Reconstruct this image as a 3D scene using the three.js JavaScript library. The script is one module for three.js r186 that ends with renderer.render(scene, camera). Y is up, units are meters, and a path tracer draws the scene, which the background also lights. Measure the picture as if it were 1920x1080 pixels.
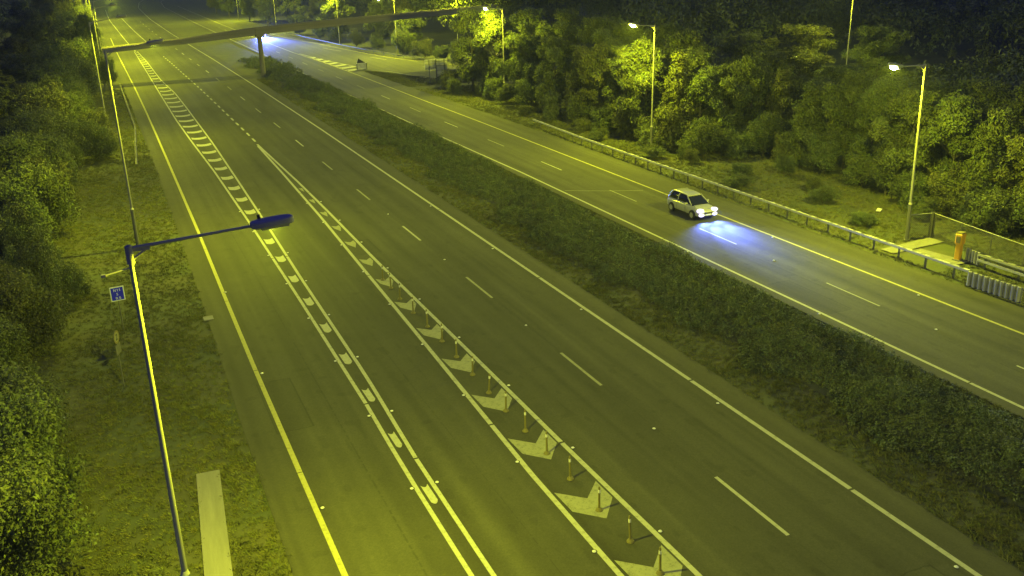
import * as THREE from 'three';
import { mergeGeometries } from 'three/addons/utils/BufferGeometryUtils.js';
import { RoundedBoxGeometry } from 'three/addons/geometries/RoundedBoxGeometry.js';

// ------------------------------------------------------------------ camera, sky, moon, exposure
const scene = new THREE.Scene();
const camera = new THREE.PerspectiveCamera(35.0155, 16 / 9, 0.5, 2000);
{
  const r = new THREE.Vector3(0.91234362, -0.02168335, 0.40885076), u = new THREE.Vector3(0.15899993, 0.93898342, -0.30500681), f = new THREE.Vector3(0.37729052, -0.34327826, -0.86012319);
  camera.quaternion.setFromRotationMatrix(new THREE.Matrix4().makeBasis(r, u, f.negate()));
  camera.position.set(0, 17.6014, 0);
}
const renderer = new THREE.WebGLRenderer();
renderer.toneMapping = THREE.LinearToneMapping;
renderer.toneMappingExposure = 4.15;
renderer.shadowMap.enabled = true;
const SKY = [0.006, 0.0075, 0.054];            // deep blue night sky
{
  const W = 64, H = 32, d = new Float32Array(W * H * 4);
  for (let y = 0; y < H; y++) for (let x = 0; x < W; x++) {
    const el = Math.max(0, (y + 0.5) / H - 0.5) * 2, k = 1.15 - 0.3 * el, o = (y * W + x) * 4;
    d[o] = SKY[0] * k; d[o + 1] = SKY[1] * k; d[o + 2] = SKY[2] * k; d[o + 3] = 1;
  }
  const t = new THREE.DataTexture(d, W, H, THREE.RGBAFormat, THREE.FloatType);
  t.mapping = THREE.EquirectangularReflectionMapping; t.needsUpdate = true;
  scene.background = t; scene.environment = t;
}
const moon = new THREE.DirectionalLight(new THREE.Color(0.75, 0.8, 1.0), 0.012);
moon.position.set(-60, 140, 40); moon.castShadow = true; moon.shadow.radius = 20;
scene.add(moon, moon.target);
scene.fog = new THREE.FogExp2(new THREE.Color(0.42, 0.5, 1.0), 0.0004);   // thin night haze, blue with distance
const SODIUM = new THREE.Color(0.93, 1.0, 0.012);
const LAMP_POWER = 290, LED = new THREE.Color(0.12, 0.19, 1.0);

// ------------------------------------------------------------------ helpers
let seed = 7;
const rnd = () => { seed = (seed + 0x6d2b79f5) | 0; let t = Math.imul(seed ^ (seed >>> 15), 1 | seed); t = (t + Math.imul(t ^ (t >>> 7), 61 | t)) ^ t; return ((t ^ (t >>> 14)) >>> 0) / 4294967296; };
const rr = (a, b) => a + (b - a) * rnd();
const hash = (x, y) => { let h = Math.imul(x | 0, 374761393) + Math.imul(y | 0, 668265263); h = Math.imul(h ^ (h >>> 13), 1274126177); return ((h ^ (h >>> 16)) >>> 0) / 4294967296; };
const noise = (x, y, px = 0, py = 0) => {   // value noise, optionally periodic
  const ix = Math.floor(x), iy = Math.floor(y), fx = x - ix, fy = y - iy, s = fx * fx * (3 - 2 * fx), t = fy * fy * (3 - 2 * fy);
  const w = (a, p) => (p ? ((a % p) + p) % p : a);
  const a = hash(w(ix, px), w(iy, py)), b = hash(w(ix + 1, px), w(iy, py)), c = hash(w(ix, px), w(iy + 1, py)), d = hash(w(ix + 1, px), w(iy + 1, py));
  return (a + (b - a) * s) * (1 - t) + (c + (d - c) * s) * t;
};
const used = new Map();
function numbered(name) { const n = used.get(name) ?? 0; used.set(name, n + 1); return n ? name + '_' + String(n).padStart(3, '0') : name; }
function tag(o, label, category, group, kind) {
  if (label) o.userData.label = label;
  if (category) o.userData.category = category;
  if (group) o.userData.group = group;
  if (kind) o.userData.kind = kind;
  return o;
}
function thing(name, label, category, [x, y, z] = [0, 0, 0], turn = 0, group) {
  const o = new THREE.Group(); o.name = numbered(name); o.position.set(x, y, z); o.rotation.y = turn;
  scene.add(o); return tag(o, label, category, group);
}
function prep(g) {
  let h = g.index ? g.toNonIndexed() : g;
  for (const k of Object.keys(h.attributes)) if (!['position', 'normal', 'uv'].includes(k)) h.deleteAttribute(k);
  if (!h.attributes.uv) h.setAttribute('uv', new THREE.BufferAttribute(new Float32Array(h.attributes.position.count * 2), 2));
  return h;
}
const join = (list) => (list.length === 1 ? list[0] : mergeGeometries(list.map(prep)));
function part(parent, name, geos, mat) {
  const m = new THREE.Mesh(Array.isArray(geos) ? join(geos) : geos, mat);
  m.name = parent === scene ? numbered(name) : name; m.castShadow = m.receiveShadow = true; parent.add(m); return m;
}
const box = (w, h, d, x = 0, y = 0, z = 0) => new THREE.BoxGeometry(w, h, d).translate(x, y, z);
const rbox = (w, h, d, r, x = 0, y = 0, z = 0) => new RoundedBoxGeometry(w, h, d, 2, r).translate(x, y, z);
const cyl = (r0, r1, h, x = 0, y = 0, z = 0, n = 12) => new THREE.CylinderGeometry(r1, r0, h, n).translate(x, y + h / 2, z);
function bar(a, b, r, n = 6, r2 = r) {         // round bar between two points
  const A = new THREE.Vector3(...a), B = new THREE.Vector3(...b), d = B.clone().sub(A), g = new THREE.CylinderGeometry(r2, r, d.length(), n);
  g.applyQuaternion(new THREE.Quaternion().setFromUnitVectors(new THREE.Vector3(0, 1, 0), d.clone().normalize()));
  return g.translate((A.x + B.x) / 2, (A.y + B.y) / 2, (A.z + B.z) / 2);
}
function flat(points, y, uvs = 1) {             // flat polygon on the ground from [x, z]
  const s = new THREE.Shape(points.map(([x, z]) => new THREE.Vector2(x, -z)));
  const g = new THREE.ShapeGeometry(s).rotateX(-Math.PI / 2).translate(0, y, 0), p = g.attributes.position, uv = g.attributes.uv;
  for (let i = 0; i < p.count; i++) uv.setXY(i, p.getX(i) * uvs, p.getZ(i) * uvs);
  return g;
}
function band(left, right, y, uvw = 1, uvl = 1) {   // quad strip between two point lists [x, z]
  const pos = [], uv = [], idx = []; let run = 0;
  left.forEach((a, i) => {
    const b = right[i];
    if (i) run += Math.hypot(a[0] - left[i - 1][0], a[1] - left[i - 1][1]);
    pos.push(a[0], y, a[1], b[0], y, b[1]); uv.push(a[0] * uvw, run * uvl, b[0] * uvw, run * uvl);
    if (i) { const k = i * 2; idx.push(k - 2, k - 1, k, k - 1, k + 1, k); }
  });
  const g = new THREE.BufferGeometry();
  g.setAttribute('position', new THREE.Float32BufferAttribute(pos, 3)); g.setAttribute('uv', new THREE.Float32BufferAttribute(uv, 2)); g.setIndex(idx);
  g.computeVertexNormals();
  const n = g.attributes.normal; for (let i = 0; i < n.count; i++) n.setXYZ(i, 0, 1, 0);
  if (left.length > 1 && (right[0][0] - left[0][0]) * (left[1][1] - left[0][1]) - 0 > 0) { for (let i = 0; i < idx.length; i += 3) [idx[i], idx[i + 1]] = [idx[i + 1], idx[i]]; g.setIndex(idx); }
  return g;
}
function line(pts, w, y, sub = 0) {             // painted ribbon of width w along [x, z] points
  let P = pts;
  if (sub) { const c = new THREE.CatmullRomCurve3(pts.map(([x, z]) => new THREE.Vector3(x, 0, z)), false, 'centripetal'); P = c.getSpacedPoints(sub).map((v) => [v.x, v.z]); }
  const L = [], R = [];
  P.forEach(([x, z], i) => {
    const a = P[Math.max(0, i - 1)], b = P[Math.min(P.length - 1, i + 1)], l = Math.hypot(b[0] - a[0], b[1] - a[1]), nx = -(b[1] - a[1]) / l, nz = (b[0] - a[0]) / l;
    L.push([x - nx * w / 2, z - nz * w / 2]); R.push([x + nx * w / 2, z + nz * w / 2]);
  });
  return band(L, R, y);
}
const lerpZ = (pts) => (z) => {                 // x on a polyline [x, z] with z falling
  for (let i = 1; i < pts.length; i++) if (z >= pts[i][1] || i === pts.length - 1) { const [a, b] = [pts[i - 1], pts[i]], t = (z - a[1]) / (b[1] - a[1]); return a[0] + (b[0] - a[0]) * t; }
};

// ------------------------------------------------------------------ materials
function tex(n, m, fn, srgb = false, rx = 1, ry = 1) {
  const d = new Uint8Array(n * m * 4);
  for (let y = 0; y < m; y++) for (let x = 0; x < n; x++) { const c = fn(x, y), o = (y * n + x) * 4; for (let k = 0; k < 3; k++) d[o + k] = Math.max(0, Math.min(255, (Array.isArray(c) ? c[k] : c) * 255)); d[o + 3] = 255; }
  const t = new THREE.DataTexture(d, n, m); t.wrapS = t.wrapT = THREE.RepeatWrapping; t.magFilter = THREE.LinearFilter; t.minFilter = THREE.LinearMipmapLinearFilter;
  if (srgb) t.colorSpace = THREE.SRGBColorSpace;
  t.repeat.set(rx, ry); t.needsUpdate = true; return t;
}
const enc = (v) => Math.pow(Math.max(0, v), 1 / 2.2);   // texture values are stored as sRGB
// asphalt: 28 m across, 64 m along
const asphaltTex = (off) => tex(896, 2048, (x, y) => {
  const u = (x / 896) * 28, v = (y / 2048) * 64;
  const streak = noise(u * 1.7 + off, v / 16, 0, 4) * 0.6 + noise(u * 5 + off, v / 8, 0, 8) * 0.4;
  const patch = noise(u / 2.2 + off, v / 4, 0, 16) * 0.5 + noise(u * 0.9 + off * 2, v, 0, 64) * 0.3 + noise(u * 3, v * 3, 0, 192) * 0.2;
  const grain = hash(x + off * 31, y), coarse = hash((x >> 1) + 991, (y >> 1) + off);
  const lane = ((u + 0.8) % 3.7) / 3.7, track = Math.max(0, 1 - Math.abs(lane - 0.27) / 0.1) + Math.max(0, 1 - Math.abs(lane - 0.73) / 0.1);   // tyre-polished paths
  const oil = Math.max(0, 1 - Math.abs(lane - 0.5) / 0.13) * noise(u * 3 + off, v / 2.5, 0, 26), spot = noise(u * 2.6 + 31, v * 1.5, 0, 96) > 0.86 ? 0.84 : 1;
  let k = 0.056 * spot * (1 - 0.2 * oil) * (0.52 + 0.6 * streak + 0.36 * patch + 0.12 * track * (0.4 + noise(u * 4, v / 3, 0, 21))) * (0.8 + 0.24 * grain + 0.16 * coarse);
  if (Math.abs(lane - 0.02) < 0.006 && hash(7, y >> 2) > 0.25) k *= 0.72;                                 // paving joints
  for (const [a, b, w, l, f] of [[4.2, 9, 1.5, 5, 0.84], [12.1, 30, 2.6, 3.2, 0.87], [19.4, 47, 1.2, 9, 1.14], [24.6, 15, 2, 4, 0.85], [9.4, 52, 1.3, 2.4, 1.12]]) { const du = u - a, dv = v - b - 0.06 * noise(u * 6, 3); if (du > 0 && du < w && dv > 0 && dv < l) k *= Math.min(du, w - du, dv, l - dv) < 0.045 ? 0.6 : f; }   // patch repairs with sealed edges
  return [enc(k * 1.0), enc(k), enc(k * 0.55)];
}, true, 1 / 28, 1 / 64);
const grainTex = tex(256, 256, (x, y) => 0.35 + 0.4 * hash(x, y) + 0.25 * hash((x >> 1) + 77, y >> 1), false, 2, 2);
const asphalt = new THREE.MeshPhysicalMaterial({ map: asphaltTex(3), specularIntensity: 0.7, roughness: 0.86, bumpMap: grainTex, bumpScale: 0.004 });
const asphaltB = new THREE.MeshPhysicalMaterial({ map: asphaltTex(17), color: new THREE.Color(1.16, 1.16, 1.1), specularIntensity: 0.55, roughness: 0.86, bumpMap: grainTex, bumpScale: 0.004 });
const paintTex = (r, g, b, wear) => tex(512, 512, (x, y) => {
  const n = noise(x / 24, y / 24, 21, 21) * 0.4 + noise(x / 7, y / 7, 73, 73) * 0.3 + hash(x, y) * 0.3, k = n < wear ? 0.32 + n : 0.82 + 0.3 * n;
  return [enc(r * k), enc(g * k), enc(b * k)];
}, true, 0.5, 0.5);
const whitePaint = new THREE.MeshStandardMaterial({ map: paintTex(0.43, 0.43, 0.28, 0.27), roughness: 0.75 });
const wornPaint = new THREE.MeshStandardMaterial({ map: paintTex(0.3, 0.3, 0.17, 0.3), roughness: 0.8 });
const yellowPaint = new THREE.MeshStandardMaterial({ map: paintTex(0.4, 0.38, 0.1, 0.27), roughness: 0.75 });
const grassTex = tex(1024, 1024, (x, y) => {
  const u = x / 1024, v = y / 1024, n = noise(u * 6, v * 6, 6, 6) * 0.35 + noise(u * 24, v * 24, 24, 24) * 0.3 + noise(u * 120, v * 120, 120, 120) * 0.2 + hash(x, y) * 0.3;
  const dry = noise(u * 10 + 50, v * 10, 10, 10), k = 0.036 + 0.05 * n;
  return [enc(k * (1.0 + 0.25 * dry)), enc(k * 1.2), enc(k * 0.5)];
}, true, 1 / 14, 1 / 14);
const grassGround = new THREE.MeshStandardMaterial({ map: grassTex, roughness: 1, bumpMap: grassTex, bumpScale: 0.05 });
const concTex = tex(256, 256, (x, y) => { const n = noise(x / 30, y / 30, 9, 9) * 0.5 + noise(x / 8, y / 8, 32, 32) * 0.25 + hash(x, y) * 0.25, k = 0.16 + 0.1 * n; return [enc(k), enc(k * 0.97), enc(k * 0.85)]; }, true, 0.5, 0.5);
const concrete = new THREE.MeshStandardMaterial({ map: concTex, roughness: 0.95, bumpMap: grainTex, bumpScale: 0.003 });
const bridgeConcrete = new THREE.MeshStandardMaterial({ map: concTex, color: new THREE.Color(1.1, 1.06, 0.95), roughness: 0.95 });
const galvTex = tex(128, 128, (x, y) => { const k = 0.24 + 0.12 * noise(x / 10, y / 40, 13, 4) + 0.08 * hash(x, y); return [enc(k), enc(k), enc(k * 0.97)]; }, true, 1, 1);
const galv = new THREE.MeshStandardMaterial({ map: galvTex, roughness: 0.6, metalness: 0.15 });
const galvBright = new THREE.MeshStandardMaterial({ map: galvTex, color: new THREE.Color(1.5, 1.5, 1.45), roughness: 0.55 });
const weathered = new THREE.MeshStandardMaterial({ map: galvTex, color: new THREE.Color(0.72, 0.72, 0.72), roughness: 0.75 });
const galvDull = new THREE.MeshStandardMaterial({ map: galvTex, color: new THREE.Color(0.42, 0.42, 0.4), roughness: 0.7, metalness: 0.1 });
const housingMat = new THREE.MeshStandardMaterial({ color: new THREE.Color(0.3, 0.29, 0.24), roughness: 0.55 });
const darkSteel = new THREE.MeshStandardMaterial({ color: new THREE.Color(0.05, 0.05, 0.05), roughness: 0.7 });
const blackPlastic = new THREE.MeshStandardMaterial({ color: new THREE.Color(0.02, 0.02, 0.02), roughness: 0.6 });
const orange = new THREE.MeshStandardMaterial({ color: new THREE.Color(0.62, 0.33, 0.02), roughness: 0.5 });
const whitePlastic = new THREE.MeshStandardMaterial({ color: new THREE.Color(0.7, 0.7, 0.66), roughness: 0.5 });
const bollardYellow = new THREE.MeshStandardMaterial({ color: new THREE.Color(0.18, 0.155, 0.05), roughness: 0.6 });
const signGrey = new THREE.MeshStandardMaterial({ map: galvTex, color: new THREE.Color(1.6, 1.6, 1.5), roughness: 0.65 });
const lampGlass = new THREE.MeshStandardMaterial({ color: new THREE.Color(0.5, 0.5, 0.45), emissive: new THREE.Color(1, 0.97, 0.75), emissiveIntensity: 6, roughness: 0.3 });
const bowlGlass = new THREE.MeshStandardMaterial({ color: new THREE.Color(0.6, 0.6, 0.6), emissive: new THREE.Color(0.9, 0.9, 1.0), emissiveIntensity: 30, roughness: 0.3 });
const barkTex = tex(128, 256, (x, y) => { const k = 0.05 + 0.09 * noise(x / 5, y / 26, 25, 9) * (0.6 + 0.6 * hash(x, y)); return [enc(k * 1.1), enc(k), enc(k * 0.8)]; }, true, 1, 1);
const bark = new THREE.MeshStandardMaterial({ map: barkTex, roughness: 1 });
const leafMat = (r, g, b) => new THREE.MeshPhysicalMaterial({ color: new THREE.Color(r, g, b), roughness: 0.75, transmission: 0.25, thickness: 0, specularIntensity: 0.4 });
const LEAF = { ash: leafMat(0.115, 0.138, 0.066), birch: leafMat(0.108, 0.134, 0.074), willow: leafMat(0.112, 0.132, 0.078), hazel: leafMat(0.12, 0.13, 0.062) };   // four broadleaf hues, mixed at random along the banks
const SPECIES = Object.values(LEAF);
const plainLeaf = new THREE.MeshStandardMaterial({ color: new THREE.Color(0.108, 0.132, 0.074), roughness: 0.85 });
const scrubLeaf = new THREE.MeshStandardMaterial({ color: new THREE.Color(0.112, 0.136, 0.07), roughness: 0.85 });
const grassMat = new THREE.MeshStandardMaterial({ color: new THREE.Color(0.135, 0.142, 0.045), roughness: 0.95, side: THREE.DoubleSide });

// ------------------------------------------------------------------ ground
{
  const g = new THREE.PlaneGeometry(1500, 1500, 150, 150).rotateX(-Math.PI / 2).translate(120, 0, -500), p = g.attributes.position, uv = g.attributes.uv;
  for (let i = 0; i < p.count; i++) {
    const x = p.getX(i), z = p.getZ(i), out = Math.max(0, -8 - x, x - 62);
    p.setY(i, -0.05 + Math.min(7, out * 0.05) * (0.4 + noise(x / 40, z / 40)));
    uv.setXY(i, x, z);
  }
  g.computeVertexNormals();
  tag(part(scene, 'ground', g, grassGround), null, null, null, 'structure');
}

// ------------------------------------------------------------------ roads: pavement strips with their painted markings as parts
const far = [[0, 0], [0, -100], [-0.25, -141], [-0.8, -185], [-1.5, -226], [-2.1, -265], [-2.6, -334], [-1.5, -426], [2, -484], [6, -517], [22, -600], [60, -720]];
const bend = lerpZ(far);
const along = (x, z0, z1, step = 6) => { const P = []; for (let z = z0; z > z1; z -= step) P.push([x + bend(z), z]); P.push([x + bend(z1), z1]); return P; };
const Y = 0.004;
const roadL = thing('road'); tag(roadL, 'near carriageway of worn dark asphalt with chevron strips', null, null, 'structure');
const leftEdge = [[3.0, 40], [3.02, -24], [3.06, -35], [3.22, -45], [3.3, -54], [3.42, -69], [3.5, -92], [3.45, -112], [3.3, -150], [3.2, -215], [3.2, -265], [3.4, -340], [3.4, -426], [6, -484], [9, -517], [25, -600], [62, -720]];
const leftEdgeX = lerpZ(leftEdge);
const zs = []; for (let z = 40; z >= -720; z -= 5) zs.push(z);
part(roadL, 'asphalt', band(zs.map((z) => [leftEdgeX(z), z]), zs.map((z) => [22.75 + 0.12 * noise(z / 3, 5) + bend(z), z]), 0), asphalt).userData.kind = 'structure';
const paint = (road, name, geo, mat) => part(road, name, geo, mat);
// left edge line, yellow, in lengths with the small breaks for drainage
{
  const P = [[4.45, 30], [4.44, -30], [4.45, -40], [4.52, -50], [4.66, -64.5], [4.76, -90], [4.82, -107], [4.86, -125], [4.82, -152], [4.6, -190], [4.5, -213], [4.5, -257]], f = lerpZ(P);
  const cuts = [30, -19.9, -29.75, -39.48, -49.4, -60, -85, -120, -165, -257];
  for (let i = 1; i < cuts.length; i++) { const L = []; for (let k = 0; k <= 12; k++) { const z = cuts[i - 1] - 0.05 + ((cuts[i] + 0.05 - cuts[i - 1]) * k) / 12; L.push([f(z), z]); } paint(roadL, 'edge_line', line(L, 0.19, Y), yellowPaint); }
}
// right edge line, white
{
  const cuts = [20, -10.5, -20.2, -29.8, -45, -62, -85, -120, -170, -240, -330, -420, -520];
  for (let i = 1; i < cuts.length; i++) paint(roadL, 'edge_line', line(along(21.47, cuts[i - 1] - 0.05, cuts[i] + 0.05, 3), 0.19, Y), whitePaint);
}
// lane dashes, 4 m long every 12 m
for (let k = -1; k < 26; k++) { const z0 = -19.05 - 12.06 * k, x = 17.78 - 0.02 * Math.max(0, Math.min(5, k)); paint(roadL, 'lane_dash', line(along(x, z0, z0 - 3.85, 2), k < 12 ? 0.14 : 0.2, Y), k % 3 ? wornPaint : whitePaint); }
// inner chevron strip between the slip lane and the main lanes
const ba = lerpZ([[7.86, 10], [7.9, -21.5], [7.95, -28.3], [8.1, -34], [8.2, -47.5], [8.24, -65], [8.14, -84], [7.86, -100], [7.68, -115.5], [7.72, -141], [7.85, -180], [7.92, -213.6]]);
const bb = lerpZ([[8.4, 10], [8.51, -21], [8.58, -29], [8.84, -36.6], [9.02, -51.5], [9.26, -64], [9.5, -80], [9.72, -97.5], [9.78, -125], [9.72, -140], [9.1, -158], [8.95, -190], [8.5, -214]]);
{
  const seg = (f, z0, z1) => { const L = []; for (let k = 0; k <= 12; k++) { const z = z0 + ((z1 - z0) * k) / 12; L.push([f(z), z]); } return L; };
  const ca = [10, -34, -56, -90, -140, -214], cb = [10, -28.85, -56, -90, -140, -214];
  for (let i = 1; i < ca.length; i++) { paint(roadL, 'strip_line', line(seg(ba, ca[i - 1] - 0.05, ca[i] + 0.05), 0.16, Y), whitePaint); paint(roadL, 'strip_line', line(seg(bb, cb[i - 1] - 0.05, cb[i] + 0.05), 0.16, Y), whitePaint); }
  for (let k = 0; k < 45; k++) {
    const z = -25.72 - 4.19 * k, a = ba(z) + 0.19, b = bb(z) - 0.17; if (z < -212) break;
    const m = (a + b) / 2, wob = (rnd() - 0.5) * 0.06;
    const w = b - a, sag = 0.12 + 0.3 * w, L = 1.3 + wob, P = [];   // curved blade, hollow towards the far end
    for (let i = 0; i <= 8; i++) { const q = i / 8; P.push([a + w * q, z - L + sag * (0.85 * (1 - (2 * q - 1) ** 2) - 0.12 * q)]); }
    for (let i = 8; i >= 0; i--) { const q = i / 8; P.push([a + w * q, z + sag * (0.9 * (1 - (2 * q - 1) ** 2) - 0.35 * q) - 0.12]); }
    paint(roadL, 'chevron', flat(P, Y, 1), whitePaint);
  }
  paint(roadL, 'merge_line', line([[8.2, -214], [7.6, -245], [7.1, -290], [6.6, -340], [7.2, -420]], 0.2, Y, 24), whitePaint);
  paint(roadL, 'merge_line', line([[11.8, -240], [11.2, -280], [10.6, -349]], 0.2, Y, 12), whitePaint);
}
// outer chevron nose with the bollards
const na = lerpZ([[11.9, 10], [11.95, -19.6], [11.98, -25.7], [12.2, -32.6], [12.4, -39], [12.72, -50], [13.16, -64.5], [13.45, -80], [13.62, -94]]);
const nb = lerpZ([[14.2, 10], [14.06, -18.6], [13.98, -27], [13.96, -37], [13.92, -45], [13.9, -53], [13.98, -65], [13.98, -76], [13.72, -95]]);
{
  const seg = (f, z0, z1) => { const L = []; for (let k = 0; k <= 10; k++) { const z = z0 + ((z1 - z0) * k) / 10; L.push([f(z), z]); } return L; };
  for (const [f, c] of [[na, [10, -30, -50, -72, -94]], [nb, [10, -27.5, -50, -72, -95]]]) for (let i = 1; i < c.length; i++) paint(roadL, 'strip_line', line(seg(f, c[i - 1] - 0.05, c[i] + 0.05), 0.19, Y), whitePaint);
  for (let k = -1; k < 13; k++) {
    const z = -23.72 - 4.17 * k, a = na(z) + 0.3, b = nb(z) - 0.2, m = (a + b) / 2, big = Math.min(1, (b - a) / 1.4);
    if (b - a < 0.14) break;
    const P = [[a - 0.1, z - 0.8 * big], [m, z + 0.02], [b + 0.02, z - 0.82 * big], [b + 0.03, z + 0.34], [m, z + 1.34], [a - 0.06, z + 0.5]];
    paint(roadL, 'chevron', flat(P, Y, 1), wornPaint);
  }
  for (let k = 0; k < 28; k++) { const z = -96.6 - 3.72 * k; paint(roadL, 'lane_dash', line([[13.8 + bend(z) * 1.2, z], [13.8 + bend(z) * 1.2, z - 1.9]], 0.2, Y), whitePaint); }
}
// road studs
const studGeo = join([new THREE.CylinderGeometry(0.055, 0.075, 0.022, 10).translate(0, 0.014, 0), box(0.07, 0.018, 0.05, 0, 0.03, 0)]);
const studRing = new THREE.CylinderGeometry(0.1, 0.11, 0.01, 12).translate(0, 0.006, 0);
function stud(road, x, z) { const s = part(road, 'road_stud', studGeo, whitePlastic); s.position.set(x, 0, z); const c = part(s, 'casting', studRing, blackPlastic); return c; }
for (let k = 0; k < 9; k++) {
  const z = -21 - 5.95 * k;
  stud(roadL, ba(z) - 0.15, z); stud(roadL, bb(z) + 0.17, z); stud(roadL, na(z) - 0.15, z); stud(roadL, nb(z) + 0.2, z);
  if (k % 2) { stud(roadL, 4.66, z - 0.2); stud(roadL, 17.72, z + 0.1); } else stud(roadL, 21.22, z + 5.4);
}
// far carriageway
const roadR = thing('road'); tag(roadR, 'far carriageway of paler asphalt carrying the white car', null, null, 'structure');
const shoulderX = lerpZ([[41.35, 40], [41.35, -45], [41.6, -75], [41.5, -95], [40.6, -125], [40.2, -142], [40.0, -160], [39.6, -190], [39.5, -240], [39.5, -300], [40, -430], [41, -484], [44, -517], [60, -600], [95, -720]]);
part(roadR, 'asphalt', band(zs.map((z) => [31.1 + 0.1 * noise(z / 3, 9) + bend(z), z]), zs.map((z) => [shoulderX(z) + 0.08 * noise(z / 2, 3), z]), 0.001), asphaltB).userData.kind = 'structure';
const yx = lerpZ([[38.45, 40], [38.48, -60], [38.4, -95], [38.2, -115], [38.05, -143], [37.6, -170], [36.6, -190], [36.2, -226], [35.8, -300], [35.8, -430]]);
const ix = lerpZ([[31.9, 40], [31.88, -70], [31.5, -90], [31.3, -103], [30.9, -136], [30.7, -200], [30.4, -226], [29.8, -300], [29.8, -420], [33, -484], [38, -517]]);
const seg2 = (f, z0, z1, n = 14) => { const L = []; for (let k = 0; k <= n; k++) { const z = z0 + ((z1 - z0) * k) / n; L.push([f(z), z]); } return L; };
{
  const cy = [20, -24, -40, -58, -80, -110, -150, -190];
  for (let i = 1; i < cy.length; i++) paint(roadR, 'edge_line', line(seg2(yx, cy[i - 1] - 0.04, cy[i] + 0.04), 0.17, Y), yellowPaint);
  paint(roadR, 'edge_line', line(seg2(yx, -190, -430, 30), 0.17, Y), whitePaint);
  const ci = [20, -24.3, -48, -75, -110, -150, -220, -300, -517];
  for (let i = 1; i < ci.length; i++) paint(roadR, 'edge_line', line(seg2(ix, ci[i - 1] - 0.04, ci[i] + 0.04, 24), 0.17, Y), whitePaint);
  const lx = lerpZ([[35.1, 0], [35.12, -26], [35.3, -38], [35.36, -60], [35.25, -73], [35.1, -86], [34.9, -98], [34.5, -140], [34, -200], [33.4, -300]]);
  for (let k = -1; k < 22; k++) { const z = -20.6 - 12.14 * k; paint(roadR, 'lane_dash', line(seg2(lx, z, z - 4.0, 3), 0.11, Y), k % 2 ? wornPaint : whitePaint); }
  paint(roadR, 'joint_line', line([[32.2, -62.6], [35.4, -60.7], [37.6, -59.7]], 0.07, Y, 8), wornPaint);
  for (const [x, z] of [[35.27, -29.16], [35.25, -41.2], [31.72, -33.3], [31.72, -45], [38.2, -33], [38.25, -45]]) stud(roadR, x, z);
}
// exit road that leaves the far carriageway under the footbridge
const slip = thing('slip_road'); tag(slip, 'bright exit road curving away to the right past the sign backs', null, null, 'structure');
const slipNear = [[34, -245], [35.6, -215], [37.0, -188], [39.0, -165], [41.0, -152.5], [43.4, -147], [46.0, -137.2], [47.6, -133.6], [50.2, -130.9], [56, -126.5], [66, -121], [80, -116]];
const slipFar = [[42.4, -262], [44.6, -226], [47.2, -206], [49.3, -187], [51.4, -172], [53.3, -164], [55.6, -157], [57.6, -152], [61, -147.5], [67, -143], [76, -139], [90, -136]];
const cs = (P, n) => new THREE.CatmullRomCurve3(P.map(([x, z]) => new THREE.Vector3(x, 0, z)), false, 'centripetal').getPoints(n).map((v) => [v.x, v.z]);
part(slip, 'asphalt', band(cs(slipNear, 66), cs(slipFar, 66), 0.003), asphaltB).userData.kind = 'structure';
paint(slip, 'edge_line', line(slipFar.map(([x, z]) => [x - 1.6, z + 0.8]), 0.2, 0.007, 60), yellowPaint);
paint(slip, 'edge_line', line([[40.9, -150.6], [43.2, -148.4], [45.1, -140.6], [46.1, -136.2], [47.2, -134.6], [50.0, -132.4], [56, -128], [66, -122.6]], 0.22, 0.007, 40), whitePaint);
paint(slip, 'edge_line', line([[37.2, -187], [38.6, -172], [40.6, -160], [41.2, -155]], 0.2, 0.007, 16), whitePaint);
paint(slip, 'lane_dash', line([[44.0, -196], [45.6, -187]], 0.16, 0.007), whitePaint);
paint(slip, 'lane_dash', line([[47.4, -172], [48.6, -165.5]], 0.16, 0.007), whitePaint);
paint(slip, 'lane_dash', line([[50.6, -151], [52.3, -146.5]], 0.16, 0.007), whitePaint);
for (let k = 0; k < 7; k++) { const z = -178 + 4.0 * k, tip = 36.9 + 0.11 * k, w = 1.4 + 0.36 * k; paint(slip, 'chevron', flat([[tip, z], [tip + w, z - 0.9], [tip + w + 0.1, z + 0.5], [tip + 0.9, z + 2.1], [tip + 0.35, z + 2.2], [tip + 0.75, z + 1.0]].map(([x, zz]) => [x, zz]), 0.008, 1), whitePaint); }
// concrete drain strip in the near verge and the lay-by edge pad
tag(part(scene, 'concrete_strip', new THREE.BoxGeometry(0.82, 0.1, 8.2).rotateY(-0.068).translate(1.1, 0.01, -27.15), concrete), 'pale concrete drainage slab lying in the grass beside the nearest lamp column', 'drain slab');
tag(part(scene, 'drain_pad', rbox(0.5, 0.06, 0.6, 0.02, 3.28, 0.02, -47.2), concrete), 'small pale drain cover at the left pavement edge', 'drain cover');

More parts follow.
